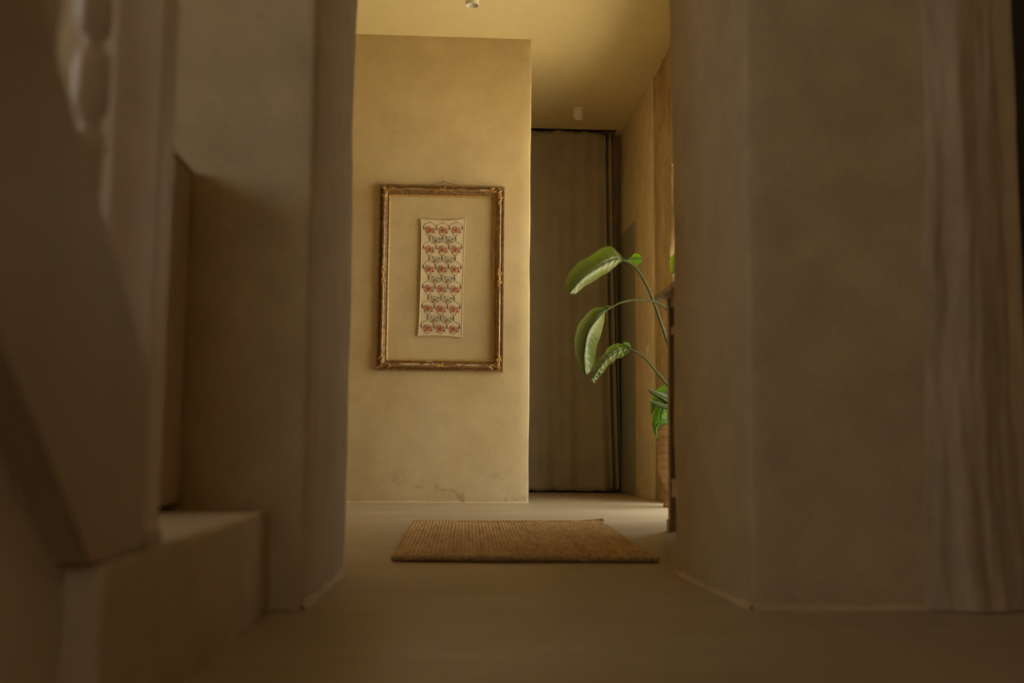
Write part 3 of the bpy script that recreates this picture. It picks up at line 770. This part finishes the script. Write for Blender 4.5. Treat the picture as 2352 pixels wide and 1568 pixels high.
# three big leaves
leaf([(1437, 599), (1417, 593.5), (1395, 600.7), (1371, 615), (1343.6, 634), (1323.5, 654), (1309, 673)],
     [(1435, 597), (1422, 582), (1405, 566), (1390, 567), (1378, 572), (1357, 587), (1335, 599), (1319.7, 611), (1306, 629), (1297.7, 653), (1300, 667), (1309, 673.5)],
     [(1436, 600), (1426, 602), (1408.7, 616), (1397, 625.6), (1382.8, 633), (1371, 641), (1356, 650.5), (1343.6, 657), (1325.4, 672), (1316, 675), (1309.5, 674)],
     (6.42, 6.25), (6.40, 6.27, .13), (6.40, 6.27, .10), 'leaf', veins=9, amp=.004)
leaf([(1399, 707.5), (1388.4, 715.5), (1375, 729), (1363, 743), (1353.6, 757.7), (1347, 776.4), (1343.5, 800.5), (1341, 822), (1342, 847), (1345.5, 861.5)],
     [(1398, 707), (1392, 705), (1367, 706.8), (1353.6, 714.8), (1343, 727), (1329.5, 744), (1322, 767), (1318.7, 787), (1321.4, 811), (1326.8, 828.7), (1333.5, 844.7), (1344, 861)],
     [(1398, 709), (1390, 718), (1387.7, 737.6), (1383, 759), (1377.7, 776.4), (1371, 793.8), (1368.3, 814), (1367, 827), (1365.6, 837), (1357.6, 850), (1346.5, 861.5)],
     (6.40, 6.38, -.06), (6.40, 6.38, .10), (6.40, 6.38, .12), 'leaf', veins=13, amp=.005)
leaf([(1448.7, 801), (1431, 801), (1413.8, 808.6), (1399, 819.3), (1387, 831.3), (1375, 846), (1366, 860), (1358, 871)],
     [(1447, 800), (1439, 796), (1424.5, 788.5), (1411, 789.8), (1396.4, 799), (1387, 812.6), (1375, 826), (1365.6, 843.4), (1355, 866), (1357, 870)],
     [(1446, 803), (1443, 809), (1427, 821), (1415, 824), (1406, 835), (1397, 838), (1387, 852.8), (1376, 864.8), (1366, 880), (1362, 876)],
     (6.46, 6.40), (6.46, 6.42, .08), (6.46, 6.40, .08), 'leaf', veins=9, amp=.005, rag=.03)
stalk([(1553, 985, 6.5), (1545, 880, 6.49), (1536, 800, 6.48), (1524, 758, 6.47), (1506, 706, 6.46), (1490, 665, 6.45), (1466, 622, 6.44), (1450, 606, 6.43), (1434, 597, 6.42)], .0105, .0055)
stalk([(1558, 985, 6.52), (1588, 870, 6.5), (1582, 770, 6.48), (1536, 713, 6.46), (1500, 692, 6.45), (1460, 688, 6.43), (1425, 695, 6.41), (1397, 709, 6.40)], .009, .0055)
stalk([(1553, 985, 6.47), (1550, 930, 6.47), (1535, 888, 6.47), (1505, 850, 6.47), (1475, 816, 6.46), (1446, 801, 6.46)], .009, .0052)
# little curled base lobes of the blades
def curl(pts_mid, ea, eb, Y, mat='leaf_new'):
    o = leaf(pts_mid, ea, eb, (Y, Y), (Y+.01, Y+.02, .05), (Y+.01, Y+.02, .05), mat, veins=3, amp=.002, cup=-.01, n=16, m=5)
    return o
curl([(1438, 598), (1450, 594), (1462, 594), (1475, 594)], [(1438, 597), (1450, 589), (1458, 582), (1470, 584), (1475, 592)], [(1439, 599), (1452, 603), (1460, 609), (1470, 605), (1476, 596)], 6.45)
curl([(1403, 704), (1396, 702), (1388, 706)], [(1402, 703), (1394, 701), (1388, 704)], [(1402, 705), (1395, 708), (1389, 707)], 6.38)
curl([(1449, 799), (1441, 794), (1431, 789)], [(1449, 797), (1445, 787), (1432, 786)], [(1448, 800), (1438, 797), (1430, 790)], 6.44)
# lower leaves round the rim of the pot
leaf([(1552, 928), (1532, 916), (1510, 905), (1485, 890)], [(1552, 922), (1534, 906), (1516, 899), (1500, 896), (1485, 890)], [(1550, 936), (1530, 927), (1512, 914), (1495, 904), (1485, 890)],
     (6.46, 6.30), (6.47, 6.30, .02), (6.47, 6.30, .03), 'leaf_dark', veins=2, amp=.001, n=30, rib=.002)
leaf([(1554, 938), (1530, 933), (1508, 927), (1487, 917)], [(1554, 933), (1530, 928), (1508, 922), (1487, 917)], [(1553, 945), (1530, 939), (1506, 931), (1487, 917)],
     (6.44, 6.28), (6.45, 6.28, .01), (6.45, 6.28, .02), 'leaf_dark', veins=2, amp=.001, n=30, rib=.002)
leaf([(1552, 905), (1532, 903), (1512, 914), (1502, 930), (1497, 952)], [(1550, 890), (1527, 884), (1507, 896), (1498, 912), (1494.5, 935), (1496, 953)], [(1552, 918), (1536, 917), (1522, 926), (1509, 936), (1500, 946), (1497, 953)],
     (6.52, 6.42), (6.53, 6.42, .04), (6.53, 6.42, .03), 'leaf_new', rib=.0025, veins=4, amp=.003, n=40)
leaf([(1552, 918), (1530, 922), (1518, 946), (1515, 974)], [(1550, 912), (1520, 918), (1504, 942), (1499, 962), (1502, 974)], [(1552, 926), (1540, 934), (1533, 952), (1528, 975)],
     (6.50, 6.36), (6.52, 6.37, .03), (6.52, 6.37, .02), 'leaf_new', rib=.0025, veins=4, amp=.003, n=40)
leaf([(1545, 968), (1522, 968), (1506, 978), (1505, 1004)], [(1545, 965), (1520, 962), (1499, 970), (1502, 990), (1507, 1006)], [(1545, 975), (1523, 974), (1511, 982), (1510, 1001), (1509, 1006)],
     (6.40, 6.355, -.03), (6.41, 6.36, -.02), (6.41, 6.36, -.02), 'leaf_new', rib=.0025, veins=3, amp=.001, n=40)
# one more big leaf higher up, just showing past the pier
leaf([(1585, 560), (1572, 590), (1558, 612), (1545, 632)], [(1583, 556), (1560, 572), (1540, 592), (1538, 612), (1544, 632)], [(1590, 566), (1588, 600), (1570, 622), (1546, 634)],
     (6.35, 6.25), (6.36, 6.26, .05), (6.36, 6.26, .04), 'leaf', veins=7, amp=.004)
stalk([(1560, 985, 6.52), (1604, 840, 6.46), (1612, 680, 6.40), (1600, 590, 6.37), (1585, 560, 6.35)], .009, .0055)
